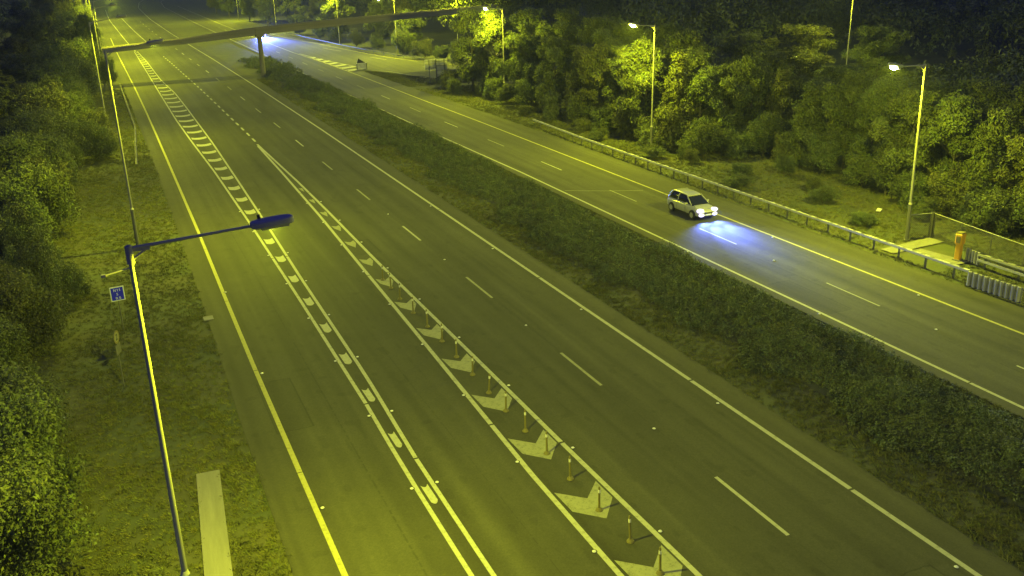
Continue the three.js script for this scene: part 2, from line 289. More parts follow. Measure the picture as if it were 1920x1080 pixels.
// ------------------------------------------------------------------ lamp columns (each with its light)
const glassGeo = rbox(0.5, 0.03, 0.22, 0.012);
function housingGeo() {
  const s = new THREE.Shape(); // plan outline of the head, pole side at x = 0
  s.moveTo(0, -0.07); s.bezierCurveTo(0.12, -0.17, 0.3, -0.19, 0.55, -0.18); s.bezierCurveTo(0.82, -0.175, 0.92, -0.12, 0.93, 0);
  s.bezierCurveTo(0.92, 0.12, 0.82, 0.175, 0.55, 0.18); s.bezierCurveTo(0.3, 0.19, 0.12, 0.17, 0, 0.07); s.lineTo(0, -0.07);
  const g = new THREE.ExtrudeGeometry(s, { depth: 0.07, bevelEnabled: true, bevelSize: 0.05, bevelThickness: 0.055, bevelSegments: 4, curveSegments: 8 });
  g.rotateX(-Math.PI / 2); return g;
}
const headGeo = housingGeo();
function lampColumn(label, x, z, H, dir, arm, tilt, lower, group, rise = 0.12, power = dir < 0 ? 1.08 : 1) {
  const t = thing('lamp_column', label, 'street lamp', [x, 0, z], 0, group), s = dir;
  part(t, 'lower_section', [cyl(0.115, 0.105, lower, 0, 0, 0, 16), cyl(0.16, 0.16, 0.04, 0, 0, 0, 16)], galvDull);
  part(t, 'door', box(0.012, 0.5, 0.11, -0.113 * s, 0.85, 0), darkSteel);
  part(t, 'collar', cyl(0.125, 0.085, 0.12, 0, lower, 0, 16), galv);
  part(t, 'shaft', cyl(0.078, 0.05, H - lower - 0.02, 0, lower + 0.1, 0, 16), weathered);
  part(t, 'cap_socket', [cyl(0.09, 0.085, 0.42, 0, H - 0.36, 0, 14), box(0.5, 0.09, 0.05, 0.2 * s, H - 0.03, 0), bar([0, H - 0.3, 0], [0.42 * s, H - 0.02, 0], 0.03)], housingMat);
  part(t, 'arm', bar([0, H, 0], [arm * s, H + rise, 0], 0.045, 10, 0.032), housingMat);
  const head = new THREE.Group(); head.name = 'lamp_head'; head.position.set((arm - 0.06) * s, H + rise, 0); head.rotation.set(0, s > 0 ? 0 : Math.PI, 0); head.rotateZ(tilt); t.add(head);
  const h = part(head, 'housing', headGeo, housingMat); h.position.y = -0.03;
  part(head, 'photocell', cyl(0.045, 0.04, 0.09, 0.18, 0.12, -0.11, 10), blackPlastic);
  const gl = part(head, 'lamp_glass', glassGeo, lampGlass); gl.position.set(0.5, -0.078, 0);
  const cut = tilt < 0.15;                       // near columns: shallow cut-off rim all round; far columns: rear shield with two side wings
  const low = tilt < 0.08, rd = low ? 0.05 : 0.09, bd = low ? 0.05 : 0.12;
  if (cut) part(head, 'rim', [box(0.66, rd, 0.012, 0.5, -0.08 - rd / 2, 0.13), box(0.66, rd, 0.012, 0.5, -0.08 - rd / 2, -0.13), box(0.012, bd, 0.248, 0.176, -0.08 - bd / 2, 0), box(0.012, rd, 0.248, 0.824, -0.08 - rd / 2, 0)], housingMat);
  else { const bowl = part(head, 'lamp_bowl', new THREE.SphereGeometry(0.5, 20, 10, 0, Math.PI * 2, Math.PI / 2, Math.PI / 2).scale(0.47, 0.36, 0.4).translate(0.56, -0.1, 0), bowlGlass); bowl.castShadow = false; part(head, 'rear_shield', [box(0.012, 0.13, 0.42, 0.2, -0.12, 0), box(0.3, 0.13, 0.012, 0.356, -0.12, 0.204), box(0.3, 0.13, 0.012, 0.356, -0.12, -0.204)], housingMat); }
  const L = new THREE.PointLight(SODIUM, LAMP_POWER * power); L.name = 'lamp_light'; L.castShadow = true; L.shadow.radius = cut ? 1.5 : 4; L.position.set(cut ? (low ? 0.48 : 0.3) : 0.54, cut ? -0.055 - rd : -0.19, 0); head.add(L);
  return t;
}
const LG = 'lamp columns along the near verge', RG = 'lamp columns along the far verge';
const lampD = lampColumn('nearest lamp column, its dark head reaching over the slip lane in front of the camera', 0.02, -21.7, 11.5, 1, 2.85, 0.06, 2.6, LG, 0.16);
part(lampD, 'bracket', [bar([0, 11.05, 0], [-0.62, 10.98, 0.12], 0.018), box(0.1, 0.06, 0.06, -0.62, 10.98, 0.12)], housingMat);
lampColumn('lamp column second along the left verge, rising just behind the nearest one', 0.66, -62.5, 12.55, 1, 2.55, 0.1, 2.6, LG, 0.38);
lampColumn('lamp column third along the left verge, half hidden by roadside bushes', 0.08, -101.5, 12.2, 1, 2.6, 0.1, 2.6, LG, 0.42);
lampColumn('lamp column fourth along the left verge, thin and distant among bushes', 0.8, -154, 11.35, 1, 2.6, 0.1, 2.4, LG, 0.45);
lampColumn('farthest lamp column on the left verge, its top cut off by the frame', 1.4, -190, 11.2, 1, 2.6, 0.1, 2.4, LG, 0.4, 1.7);
lampColumn('lamp column on the left verge beyond the footbridge, above the frame', 0.9, -228, 12.3, 1, 2.6, 0.1, 2.6, LG, 0.4, 1.7);
lampColumn('lamp column on the left verge where the road starts to bend', 0.4, -262, 12.3, 1, 2.6, 0.1, 2.6, LG, 0.4, 1.7);
lampColumn('lamp column on the left verge within the distant bend', 0.2, -300, 12.3, 1, 2.6, 0.1, 2.6, LG, 0.4, 1.7);
lampColumn('last distant lamp column on the left verge before the road turns', 0.2, -345, 12.3, 1, 2.6, 0.1, 2.6, LG, 0.4, 1.7);
lampColumn('lamp column on the left verge behind the camera mast', 0.02, 18, 11.5, 1, 2.85, 0.06, 2.6, LG, 0.16, 0.7);
const TR = 0.24;
const lampR1 = lampColumn('lamp column on the far verge beside the emergency phone enclosure', 45.27, -40.6, 10.9, -1, 1.95, TR, 2.35, RG);
lampR1.rotation.z = 0.034;
lampColumn('lamp column with the glaring lit head on the far verge above the bright trees', 45.95, -71.8, 11.35, -1, 1.75, TR, 2.35, RG);
lampColumn('lamp column on the far verge in front of the bushy tree, right of the sign backs', 46.86, -107.8, 11.3, -1, 1.75, TR, 2.35, RG);
lampColumn('lamp column of the exit road hidden behind the bushy tree by the sign backs', 60.6, -160, 11.6, -1, 2.4, TR, 2.35, RG, 0.12, 1.2);
lampColumn('thin distant lamp column behind the exit road barrier', 52.4, -170.9, 10.2, -1, 2.4, TR, 2.35, RG);
lampColumn('short-looking far lamp column seen under the footbridge beam', 49.4, -203, 11, -1, 2.4, TR, 2.35, RG);
lampColumn('lamp column on the far verge just outside the right frame edge', 45.2, -9, 11, -1, 1.95, TR, 2.35, RG, 0.12, 0.6);
lampColumn('far lamp column by the bend on the right of the road', 44.5, -250, 11, -1, 2.4, TR, 2.35, RG, 0.12, 1.6);
lampColumn('last far lamp column by the bend on the right of the road', 43, -305, 11, -1, 2.4, TR, 2.35, RG, 0.12, 1.8);
lampColumn('lamp column behind the roadside trees, rising out of the dark crowns at upper right', 78, -81.6, 12.9, -1, 2.2, TR, 2.35, undefined, 0.12, 0.4);

// ------------------------------------------------------------------ footbridge
{
  const t = thing('footbridge', 'long thin concrete footbridge beam crossing both carriageways on a median pier', 'footbridge', [0, 0, -154]);
  const X = [1.2, 12.6, 23.8, 37.8, 51.6, 66], T = [5.72, 6.45, 7.5, 8.25, 8.82, 9.4], B = [0.72, 0.78, 1.05, 1.0, 0.9, 0.9];
  const prism = (x0, t0, b0, x1, t1, b1, z0, z1) => {
    const g = new THREE.BoxGeometry(1, 1, z1 - z0), p = g.attributes.position;
    for (let i = 0; i < p.count; i++) { const r = p.getX(i) > 0, up = p.getY(i) > 0; p.setX(i, r ? x1 : x0); p.setY(i, r ? (up ? t1 : t1 - b1) : up ? t0 : t0 - b0); p.setZ(i, p.getZ(i) + (z0 + z1) / 2); }
    g.computeVertexNormals(); return g;
  };
  for (let i = 1; i < X.length; i++) {
    part(t, 'deck_span', prism(X[i - 1] + 0.015, T[i - 1] - 0.22, B[i - 1] - 0.22, X[i] - 0.015, T[i] - 0.22, B[i] - 0.22, -1.25, 1.25), bridgeConcrete);
    for (const s of [-1, 1]) part(t, 'parapet', prism(X[i - 1] + 0.02, T[i - 1], 0.23, X[i] - 0.02, T[i], 0.23, s > 0 ? 1.02 : -1.27, s > 0 ? 1.27 : -1.02), bridgeConcrete);
  }
  const pier = part(t, 'pier', [cyl(0.4, 0.36, 6.5, 24.5, -0.1, 0.3, 18), rbox(1.1, 0.35, 2.2, 0.06, 24.5, 6.34, 0)], bridgeConcrete);
  pier.userData.label = 'round concrete pier standing in the median scrub';
  part(t, 'support', cyl(0.2, 0.18, 5.0, 1.7, -0.1, 0, 14), bridgeConcrete);
  part(t, 'abutment', rbox(2.2, 8.6, 3, 0.08, 67.1, 4.3, 0), bridgeConcrete);
}

// ------------------------------------------------------------------ safety barriers
function wProfile() { return [[-0.1, -0.075], [0.05, -0.075], [0.06, -0.06], [0.06, -0.02], [0.05, 0], [0.06, 0.02], [0.06, 0.06], [0.05, 0.075], [-0.1, 0.075]]; }   // rail section with a broad flat top
function railGeo(P, face) {      // W beam swept along points [x, y, z]; face = -1 bulges to the left of travel
  const prof = wProfile(), pos = [], uv = [], idx = []; let run = 0;
  P.forEach((a, i) => {
    const b = P[Math.max(0, i - 1)], c = P[Math.min(P.length - 1, i + 1)], l = Math.hypot(c[0] - b[0], c[2] - b[2]), nx = -(c[2] - b[2]) / l, nz = (c[0] - b[0]) / l;
    if (i) run += Math.hypot(a[0] - b[0], a[2] - b[2]);
    const ring = [...prof, ...prof.slice().reverse().map(([o, h]) => [o - 0.012, h])];
    ring.forEach(([o, h], k) => { pos.push(a[0] + nx * o * face, a[1] + h, a[2] + nz * o * face); uv.push(run, k * 0.05); });
    const n = ring.length; if (i) for (let k = 0; k < n; k++) { const p = (i - 1) * n + k, q = (i - 1) * n + (k + 1) % n, r = i * n + k, s = i * n + (k + 1) % n; idx.push(p, r, q, q, r, s); }
  });
  const g = new THREE.BufferGeometry(); g.setAttribute('position', new THREE.Float32BufferAttribute(pos, 3)); g.setAttribute('uv', new THREE.Float32BufferAttribute(uv, 2)); g.setIndex(idx);
  const h = g.toNonIndexed(); h.computeVertexNormals(); return h;
}
const postGeo = join([box(0.06, 0.72, 0.012, 0, 0.36, -0.05), box(0.06, 0.72, 0.012, 0, 0.36, 0.05), box(0.012, 0.72, 0.088, 0, 0.36, 0)]);
function barrier(label, fx, z0, z1, face, step, h, tail, mat = galv) {
  const t = thing('crash_barrier', label, 'crash barrier', [0, 0, 0]);
  const n = Math.round(Math.abs(z1 - z0) / 4);
  for (let i = 0; i < n; i++) {
    const P = []; for (let k = 0; k <= 3; k++) { const z = z0 + ((z1 - z0) * (i + k / 3)) / n, d = Math.min(1, tail ? Math.abs(z - z0) / tail : 1); P.push([fx(z), 0.12 + (h - 0.12) * d, z + (k === 3 ? 0 : 0)]); }
    part(t, 'rail', railGeo(P, face), mat);
  }
  for (let z = z0 + Math.sign(z1 - z0) * 1; Math.sign(z1 - z0) * (z1 - z) > 0; z += Math.sign(z1 - z0) * step) {
    const d = Math.min(1, tail ? Math.abs(z - z0) / tail : 1), p = part(t, 'post', postGeo, galvDull); p.position.set(fx(z) + 0.09, -0.05, z); p.scale.y = 0.25 + 0.75 * d;
  }
  return t;
}
barrier('long crash barrier on the far verge with a pale top edge', (z) => 42.02 + (z < -78 ? (-78 - z) * 0.035 : 0), -33.2, -90, -1, 2, 0.68, 0, galvBright);
barrier('crash barrier on the left verge with its end ramped into the grass', (z) => 2 + Math.min(0.9, Math.max(0, (-90 - z) * 0.045)), -89.9, -152, 1, 4, 0.5, 8, galvDull);
barrier('far grey barrier along the outer side of the exit road', lerpZ([[54.6, -153], [53.5, -158], [51.6, -168], [49.2, -181], [47.6, -196], [46, -215], [45, -232], [43, -262]]), -153, -262, -1, 4, 0.55, 0, galvDull);
{
  const t = thing('crash_barrier', 'double rail barrier beyond the emergency phone at the right edge', 'crash barrier');
  for (let i = 0; i < 5; i++) for (const y of [0.42, 0.74]) part(t, 'rail', railGeo([[44.78 - i * 0.06, y, -34.9 + i * 4], [44.72 - i * 0.06, y, -30.9 + i * 4]], 1), galv);
  for (let i = 0; i < 9; i++) { const p = part(t, 'post', postGeo, galvDull); p.position.set(44.88, 0, -34.5 + i * 2.2); p.scale.y = 1.2; }
}
function corrugated(label, x0, z0, x1, z1, n, h) {
  const t = thing('barrier_end', label, 'barrier end', [x0, 0, z0]);
  for (let i = 0; i < n; i++) { const k = (i + 0.5) / n, w = Math.hypot(x1 - x0, z1 - z0) / n; const p = part(t, 'rib', i ? t.children[0].geometry : join([cyl(w * 0.3, w * 0.3, h, 0, 0.08, 0, 10), box(0.02, h, w * 1.02, 0.06, 0.08 + h / 2, 0)]), galv); p.position.set((x1 - x0) * k, 0, (z1 - z0) * k); p.rotation.y = Math.atan2(x1 - x0, z1 - z0); }
  part(t, 'base_rail', bar([0, 0.06, 0], [x1 - x0, 0.06, z1 - z0], 0.05, 8), darkSteel);
  return t;
}
corrugated('corrugated grey crash cushion continuing the long barrier at right edge', 41.55, -32.9, 41.75, -29.7, 10, 0.8);
{ const e = corrugated('short corrugated grey panel behind the orange phone post', 45.05, -36.0, 44.9, -34.9, 5, 0.72); e.userData.category = 'panel'; }

// ------------------------------------------------------------------ emergency phone enclosure
{
  const t = thing('emergency_phone', 'orange emergency phone post standing on its pad behind the barrier', 'emergency phone', [44.75, 0.06, -36.25], 0.25);
  part(t, 'pedestal', rbox(0.36, 0.95, 0.3, 0.04, 0, 0.47, 0), orange);
  part(t, 'phone_housing', rbox(0.5, 0.66, 0.42, 0.07, 0, 1.27, 0), orange);
  part(t, 'hood', rbox(0.42, 0.09, 0.38, 0.03, 0, 1.645, 0), bollardYellow);
  part(t, 'handset_door', rbox(0.02, 0.4, 0.26, 0.008, -0.26, 1.26, 0), bollardYellow);
  part(t, 'base_plate', box(0.5, 0.05, 0.44, 0, 0.0, 0), concrete);
}
tag(part(scene, 'concrete_path', flat([[42.4, -39.9], [46.9, -40.3], [47.0, -39.2], [42.4, -38.9]], 0.02, 1), concrete), 'pale concrete footway leading from the barrier to the fence post', 'footway', null);
tag(part(scene, 'concrete_pad', flat([[43.7, -38.85], [44.6, -38.85], [45.1, -35.7], [43.9, -35.6]], 0.024, 1), concrete), 'pale concrete pad under the orange emergency phone', 'pad');
{
  const t = thing('mesh_fence', 'low wire mesh fence behind the emergency phone with one thick dark corner post', 'fence', [0, 0, 0]);
  const A = [47.0, -40.3], Bp = [46.0, -33], C = [45.6, -29], wires = [];
  const corner = part(t, 'corner_post', box(0.24, 1.68, 0.24, A[0], 0.82, A[1]), darkSteel); corner.userData.label = 'thick dark corner post';
  const run = (p, q, n) => {
    part(t, 'top_rail', bar([p[0], 1.62, p[1]], [q[0], 1.62, q[1]], 0.025, 8), galv);
    for (let i = 1; i <= n; i++) part(t, 'post', cyl(0.03, 0.03, 1.62, p[0] + ((q[0] - p[0]) * i) / n, 0, p[1] + ((q[1] - p[1]) * i) / n, 8), galvDull);
    const L = Math.hypot(q[0] - p[0], q[1] - p[1]), d = [(q[0] - p[0]) / L, (q[1] - p[1]) / L], at = (s, y) => [p[0] + d[0] * s, y, p[1] + d[1] * s];
    for (let s = -1.6; s < L; s += 0.13) for (const up of [0, 1]) { let s0 = s, s1 = s + 1.6, y0 = up ? 0.02 : 1.6, y1 = up ? 1.6 : 0.02; if (s0 < 0) { const k = -s0 / 1.6; y0 += (y1 - y0) * k; s0 = 0; } if (s1 > L) { const k = (s1 - L) / (s1 - s0); y1 += (y0 - y1) * k; s1 = L; } if (s1 - s0 > 0.05) wires.push(bar(at(s0, y0), at(s1, y1), 0.009, 3)); }
  };
  run(A, Bp, 3); run(Bp, C, 2); run([45.3, -40.65], A, 1);
  part(t, 'wire_mesh', wires, galvDull).userData.kind = 'stuff';
}
tag(part(scene, 'litter', new THREE.BoxGeometry(0.42, 0.05, 0.3).rotateZ(0.2).rotateY(0.5).translate(48.6, 0.18, -46.3), whitePlastic), 'small pale piece of litter in the grass near the lamp column', 'litter');

// ------------------------------------------------------------------ signs
function canvasMat(w, h, draw, rough = 0.5) { const c = document.createElement('canvas'); c.width = w; c.height = h; draw(c.getContext('2d')); const t = new THREE.CanvasTexture(c); t.colorSpace = THREE.SRGBColorSpace; return new THREE.MeshStandardMaterial({ map: t, roughness: rough }); }
{
  const t = thing('marker_sign', 'small blue location sign lettered N11 S on the left verge', 'sign', [-0.83, 0, -47.5], 0.12);
  part(t, 'post', cyl(0.03, 0.03, 1.7, 0, 0, -0.04, 10), galvDull);
  part(t, 'back_plate', rbox(0.68, 0.76, 0.03, 0.012, 0, 2.0, -0.012), whitePlastic);
  const face = canvasMat(256, 288, (c) => {
    c.fillStyle = '#dfe6e2'; c.fillRect(0, 0, 256, 288); c.fillStyle = '#0a12ff'; c.fillRect(16, 16, 224, 256);
    c.fillStyle = '#c4c8ff'; c.font = 'bold 74px sans-serif'; c.textAlign = 'center'; c.fillText('N11', 128, 94); c.fillText('S', 124, 176); c.fillText('9.5', 134, 258);
  });
  const f = part(t, 'sign_face', new THREE.PlaneGeometry(0.66, 0.74).translate(0, 2.0, 0.006), face); f.rotation.set(0, 0, 0);
}
{
  const t = thing('round_sign', 'thin round sign with a plate below, seen edge-on on the left verge', 'sign', [-1.1, 0, -40.5], 1.2);
  part(t, 'post', cyl(0.028, 0.028, 2.6, 0, 0, 0, 10), galvDull);
  const disc = canvasMat(256, 256, (c) => { c.fillStyle = '#8e8e78'; c.fillRect(0, 0, 256, 256); c.strokeStyle = '#7c6c38'; c.lineWidth = 26; c.beginPath(); c.arc(128, 128, 110, 0, 7); c.stroke(); c.fillStyle = '#151515'; c.font = 'bold 170px sans-serif'; c.textAlign = 'center'; c.fillText('2', 128, 190); });
  const d = part(t, 'disc', new THREE.CylinderGeometry(0.3, 0.3, 0.02, 32).rotateX(Math.PI / 2).translate(0, 2.36, 0.04), galvDull); part(d, 'sign_face', new THREE.CircleGeometry(0.295, 32).translate(0, 2.36, 0.053), disc);
  part(t, 'plate', rbox(0.55, 0.46, 0.02, 0.008, 0, 1.8, 0.04), galvDull);
}
{
  const t = thing('direction_sign', 'pair of large grey sign backs with dark stiffeners beside the exit road', 'sign', [45.6, 0, -130]);
  part(t, 'panel', box(1.72, 1.5, 0.04, -0.82, 2.68, 0), signGrey); part(t, 'panel', box(1.78, 2.6, 0.04, 0.93, 2.1, -0.03), signGrey);
  for (const [x, h] of [[-1.05, 3.4], [0.0, 3.4], [1.3, 3.4]]) part(t, 'post', cyl(0.055, 0.055, h, x, 0, 0.1, 10), x ? galvDull : darkSteel);
  for (const [x, y, w] of [[-0.82, 3.2, 1.68], [-0.82, 2.75, 1.68], [-0.82, 2.2, 1.68], [0.93, 3.1, 1.72], [0.93, 2.45, 1.72], [0.93, 1.8, 1.72], [0.93, 1.15, 1.72]]) part(t, 'stiffener', box(w, 0.05, 0.05, x, y, 0.045), galvDull);
  for (const x of [-1.6, 1.72]) part(t, 'stiffener', box(0.05, x > 0 ? 2.5 : 1.42, 0.04, x, x > 0 ? 2.1 : 2.68, 0.03), signGrey);
}
{
  const t = thing('gore_marker', 'small grey board with a black triangle on top at the exit road nose', 'sign', [40.75, 0, -153.6]);
  part(t, 'board', box(1.7, 0.9, 0.06, 0, 0.5, 0), signGrey);
  part(t, 'top_edge', box(1.72, 0.08, 0.09, 0, 0.985, 0.01), whitePlastic);
  for (const x of [-0.82, 0.82]) part(t, 'leg', box(0.1, 1.0, 0.1, x, 0.45, 0.05), darkSteel);
  const s = new THREE.Shape([new THREE.Vector2(-0.78, 0), new THREE.Vector2(0.62, 0), new THREE.Vector2(-0.5, 0.78)]);
  part(t, 'triangle', new THREE.ExtrudeGeometry(s, { depth: 0.05, bevelEnabled: false }).translate(0, 1.03, -0.02), blackPlastic);
}

// ------------------------------------------------------------------ bollards
{
  const proto = thing('bollard', '', 'bollard');
  part(proto, 'foot', [cyl(0.13, 0.11, 0.05, 0, 0, 0, 14), cyl(0.1, 0.07, 0.05, 0, 0.05, 0, 14)], bollardYellow);
  part(proto, 'tube', cyl(0.042, 0.038, 0.66, 0, 0.08, 0, 12), bollardYellow);
  part(proto, 'white_band', cyl(0.042, 0.042, 0.12, 0, 0.7, 0, 12), whitePlastic);
  part(proto, 'cap', cyl(0.038, 0.026, 0.11, 0, 0.82, 0, 12), bollardYellow);
  const Z = [-19.2, -20.95, -22.9, -25.05, -27.0, -28.9, -30.8, -32.62, -34.6, -36.72, -38.75, -40.83, -43.0, -45.3, -47.2, -48.8];
  const words = ['nearest', 'second', 'third', 'fourth', 'fifth', 'sixth', 'seventh', 'eighth', 'ninth', 'tenth', 'eleventh', 'twelfth', 'thirteenth', 'fourteenth', 'fifteenth', 'farthest'];
  Z.forEach((z, i) => {
    const b = i ? proto.clone() : proto; if (i) { b.name = numbered('bollard'); scene.add(b); }
    b.position.set(13.08 + (i > 7 ? 0.12 : 0) + rr(-0.04, 0.04), 0.004, z); b.rotation.set(rr(-0.07, 0.07), rr(0, 6), rr(-0.07, 0.07));
    tag(b, i % 2 ? `${words[i]} thin yellow bollard from the camera, between two painted chevrons` : `${words[i]} thin yellow bollard from the camera, standing on a painted chevron`, 'bollard', 'bollards along the chevron nose');
  });
}

// ------------------------------------------------------------------ cars
function car(label, x, z, lights, power) {
  const t = thing('car', label, 'car', [x, 0, z]);      // front faces +z, origin at the middle of the wheelbase
  const paintMat = new THREE.MeshPhysicalMaterial({ color: new THREE.Color(0.36, 0.36, 0.33), roughness: 0.32, clearcoat: 0.8, clearcoatRoughness: 0.1 });
  const glass = new THREE.MeshPhysicalMaterial({ color: new THREE.Color(0.015, 0.018, 0.02), roughness: 0.06 });
  // lofted body: sections along z [z, half width at sill, half width at belt, sill y, belt y]
  const loft = (S) => {
    const pos = [], idx = [], M = 14;
    S.forEach(([zz, w0, w1, y0, y1], i) => {
      for (let k = 0; k < M; k++) { const a = (k / M) * Math.PI * 2, c = Math.cos(a), s = Math.sin(a), e = 0.35, cx = Math.sign(c) * Math.abs(c) ** e, sy = Math.sign(s) * Math.abs(s) ** e, v = (sy + 1) / 2; pos.push(cx * (w0 + (w1 - w0) * v), y0 + (y1 - y0) * v, zz); }
      if (i) for (let k = 0; k < M; k++) { const p = (i - 1) * M + k, q = (i - 1) * M + (k + 1) % M, r = i * M + k, u = i * M + (k + 1) % M; idx.push(p, q, r, q, u, r); }
    });
    for (const [i, flip] of [[0, 1], [S.length - 1, 0]]) { const c = pos.length / 3; pos.push(0, (S[i][3] + S[i][4]) / 2, S[i][0]); for (let k = 0; k < M; k++) { const p = i * M + k, q = i * M + (k + 1) % M; flip ? idx.push(c, q, p) : idx.push(c, p, q); } }
    const g = new THREE.BufferGeometry(); g.setAttribute('position', new THREE.Float32BufferAttribute(pos, 3)); g.setIndex(idx); g.computeVertexNormals(); return g;
  };
  part(t, 'body', loft([[-2.02, 0.7, 0.66, 0.4, 0.86], [-1.92, 0.82, 0.76, 0.3, 0.95], [-1.2, 0.87, 0.8, 0.24, 0.98], [0.4, 0.87, 0.81, 0.24, 0.96], [1.1, 0.87, 0.78, 0.24, 0.93], [1.7, 0.84, 0.7, 0.25, 0.83], [1.95, 0.74, 0.6, 0.3, 0.7], [2.02, 0.62, 0.54, 0.36, 0.62]]), paintMat);
  part(t, 'cabin_glass', loft([[-1.88, 0.72, 0.5, 0.9, 1.1], [-1.6, 0.76, 0.58, 0.9, 1.42], [-0.9, 0.78, 0.62, 0.9, 1.47], [0.1, 0.78, 0.6, 0.9, 1.44], [0.45, 0.77, 0.56, 0.9, 1.3], [1.1, 0.74, 0.6, 0.88, 0.95]]), glass);
  part(t, 'roof', loft([[-1.72, 0.56, 0.5, 1.38, 1.44], [-1.4, 0.6, 0.52, 1.43, 1.5], [-0.6, 0.62, 0.53, 1.45, 1.53], [0.15, 0.59, 0.5, 1.41, 1.49], [0.32, 0.54, 0.46, 1.36, 1.42]]), paintMat);
  for (const s of [-1, 1]) {
    part(t, 'pillar', [bar([0.57 * s, 1.42, 0.25], [0.72 * s, 0.92, 1.0], 0.04), bar([0.6 * s, 1.44, -1.5], [0.74 * s, 0.94, -1.75], 0.07), bar([0.61 * s, 1.44, -0.6], [0.785 * s, 0.92, -0.6], 0.04)], paintMat);
    part(t, 'mirror', rbox(0.2, 0.13, 0.1, 0.04, 0.9 * s, 1.0, 0.62), paintMat);
    for (const wz of [-1.25, 1.28]) { const w = part(t, 'wheel', new THREE.CylinderGeometry(0.31, 0.31, 0.2, 24).rotateZ(Math.PI / 2).translate(0.79 * s, 0.31, wz), blackPlastic); part(w, 'rim', new THREE.CylinderGeometry(0.19, 0.17, 0.03, 16).rotateZ(Math.PI / 2).translate(0.885 * s, 0.31, wz), galv); part(w, 'wheel_arch', new THREE.TorusGeometry(0.335, 0.022, 6, 18, Math.PI).rotateY(Math.PI / 2).translate(0.855 * s, 0.31, wz), blackPlastic); }
    part(t, 'tail_light', rbox(0.12, 0.3, 0.08, 0.03, 0.7 * s, 0.8, -1.93), new THREE.MeshStandardMaterial({ color: new THREE.Color(0.3, 0.01, 0.01), roughness: 0.3 }));
  }
  part(t, 'number_plate', box(0.5, 0.11, 0.02, 0, 0.42, 2.03), whitePlastic);
  part(t, 'bumper_trim', rbox(1.3, 0.07, 0.06, 0.02, 0, 0.3, 1.97), blackPlastic);
  part(t, 'bonnet_line', [bar([-0.6, 0.935, 1.12], [0.6, 0.935, 1.12], 0.012), bar([-0.66, 0.93, 1.1], [-0.56, 0.73, 1.86], 0.008), bar([0.66, 0.93, 1.1], [0.56, 0.73, 1.86], 0.008)], blackPlastic);
  part(t, 'grille', rbox(0.7, 0.16, 0.05, 0.02, 0, 0.5, 2.0), blackPlastic);
  part(t, 'door_line', [box(0.006, 0.55, 0.012, 0.872, 0.62, 0.45), box(0.006, 0.55, 0.012, -0.872, 0.62, 0.45), box(0.006, 0.6, 0.012, 0.872, 0.62, -0.6), box(0.006, 0.6, 0.012, -0.872, 0.62, -0.6)], blackPlastic);
  const lens = new THREE.MeshStandardMaterial({ color: new THREE.Color(0.7, 0.7, 0.75), emissive: new THREE.Color(0.62, 0.5, 1.0), emissiveIntensity: 0.42, roughness: 0.2 });
  for (const s of [-1, 1]) {
    part(t, 'headlight', new THREE.SphereGeometry(1, 18, 10).scale(0.28, 0.15, 0.22).translate(0.57 * s, 0.69, 1.86), lens);
    part(t, 'fog_lamp', new THREE.SphereGeometry(1, 14, 8).scale(0.23, 0.13, 0.12).translate(0.54 * s, 0.41, 1.98), lens);
    const L = new THREE.SpotLight(LED, power, 0, 0.36, 1); L.name = 'headlight_beam'; L.castShadow = true; L.shadow.radius = 5; L.position.set(0.56 * s, 0.69, 2.1); L.target.position.set(0.56 * s + lights[0], 0.69 - lights[1], 2.1 + 10);
    const F = new THREE.SpotLight(LED, power * 0.17, 0, 1.0, 1); F.name = 'fog_beam'; F.castShadow = true; F.shadow.radius = 5; F.position.set(0.54 * s, 0.4, 2.12); F.target.position.set(0.54 * s + lights[0] * 2.5, 0.3, 2.12 + 10); t.add(L, L.target, F, F.target);
  }
  return t;
}
car('white hatchback with four glaring blue-white front lights driving on the far carriageway', 37.0, -52.3, [-0.9, 1.35], 340);
car('distant car hidden behind the footbridge beam, its blue-white headlights lighting the road', 38.2, -236, [0.3, 0.3], 2800);

// ------------------------------------------------------------------ vegetation
function clump(n, R, leaf, flatness = 1) {      // a spray of n small pointed leaves inside a ball of radius R
  const pos = [], nor = [], uv = [], idx = [], V = new THREE.Vector3(), a = new THREE.Vector3(), b = new THREE.Vector3(), nn = new THREE.Vector3();
  for (let i = 0; i < n; i++) {
    V.set(rr(-1, 1), rr(-1, 1) * flatness, rr(-1, 1)).normalize().multiplyScalar(R * Math.cbrt(rnd()));
    nn.copy(V).normalize().multiplyScalar(0.6).add(new THREE.Vector3(rr(-1, 1), rr(-0.2, 1.3), rr(-1, 1))).normalize();
    a.set(rr(-1, 1), rr(-1, 0.4), rr(-1, 1)).cross(nn).normalize(); b.crossVectors(nn, a).normalize();
    const l = leaf * rr(0.7, 1.3), w = l * rr(0.36, 0.5), c = pos.length / 3;
    for (const [p, q, h] of [[-1, 0, 0], [0, -1, 0.12], [1, 0, -0.1], [0, 1, 0.12]]) { pos.push(V.x + a.x * l * p * 0.5 + b.x * w * q * 0.5 + nn.x * l * h, V.y + a.y * l * p * 0.5 + b.y * w * q * 0.5 + nn.y * l * h, V.z + a.z * l * p * 0.5 + b.z * w * q * 0.5 + nn.z * l * h); nor.push(nn.x, nn.y, nn.z); uv.push(p, q); }
    idx.push(c, c + 1, c + 2, c, c + 2, c + 3);
  }
  const g = new THREE.BufferGeometry(); g.setAttribute('position', new THREE.Float32BufferAttribute(pos, 3)); g.setAttribute('normal', new THREE.Float32BufferAttribute(nor, 3)); g.setAttribute('uv', new THREE.Float32BufferAttribute(uv, 2)); g.setIndex(idx); return g;
}
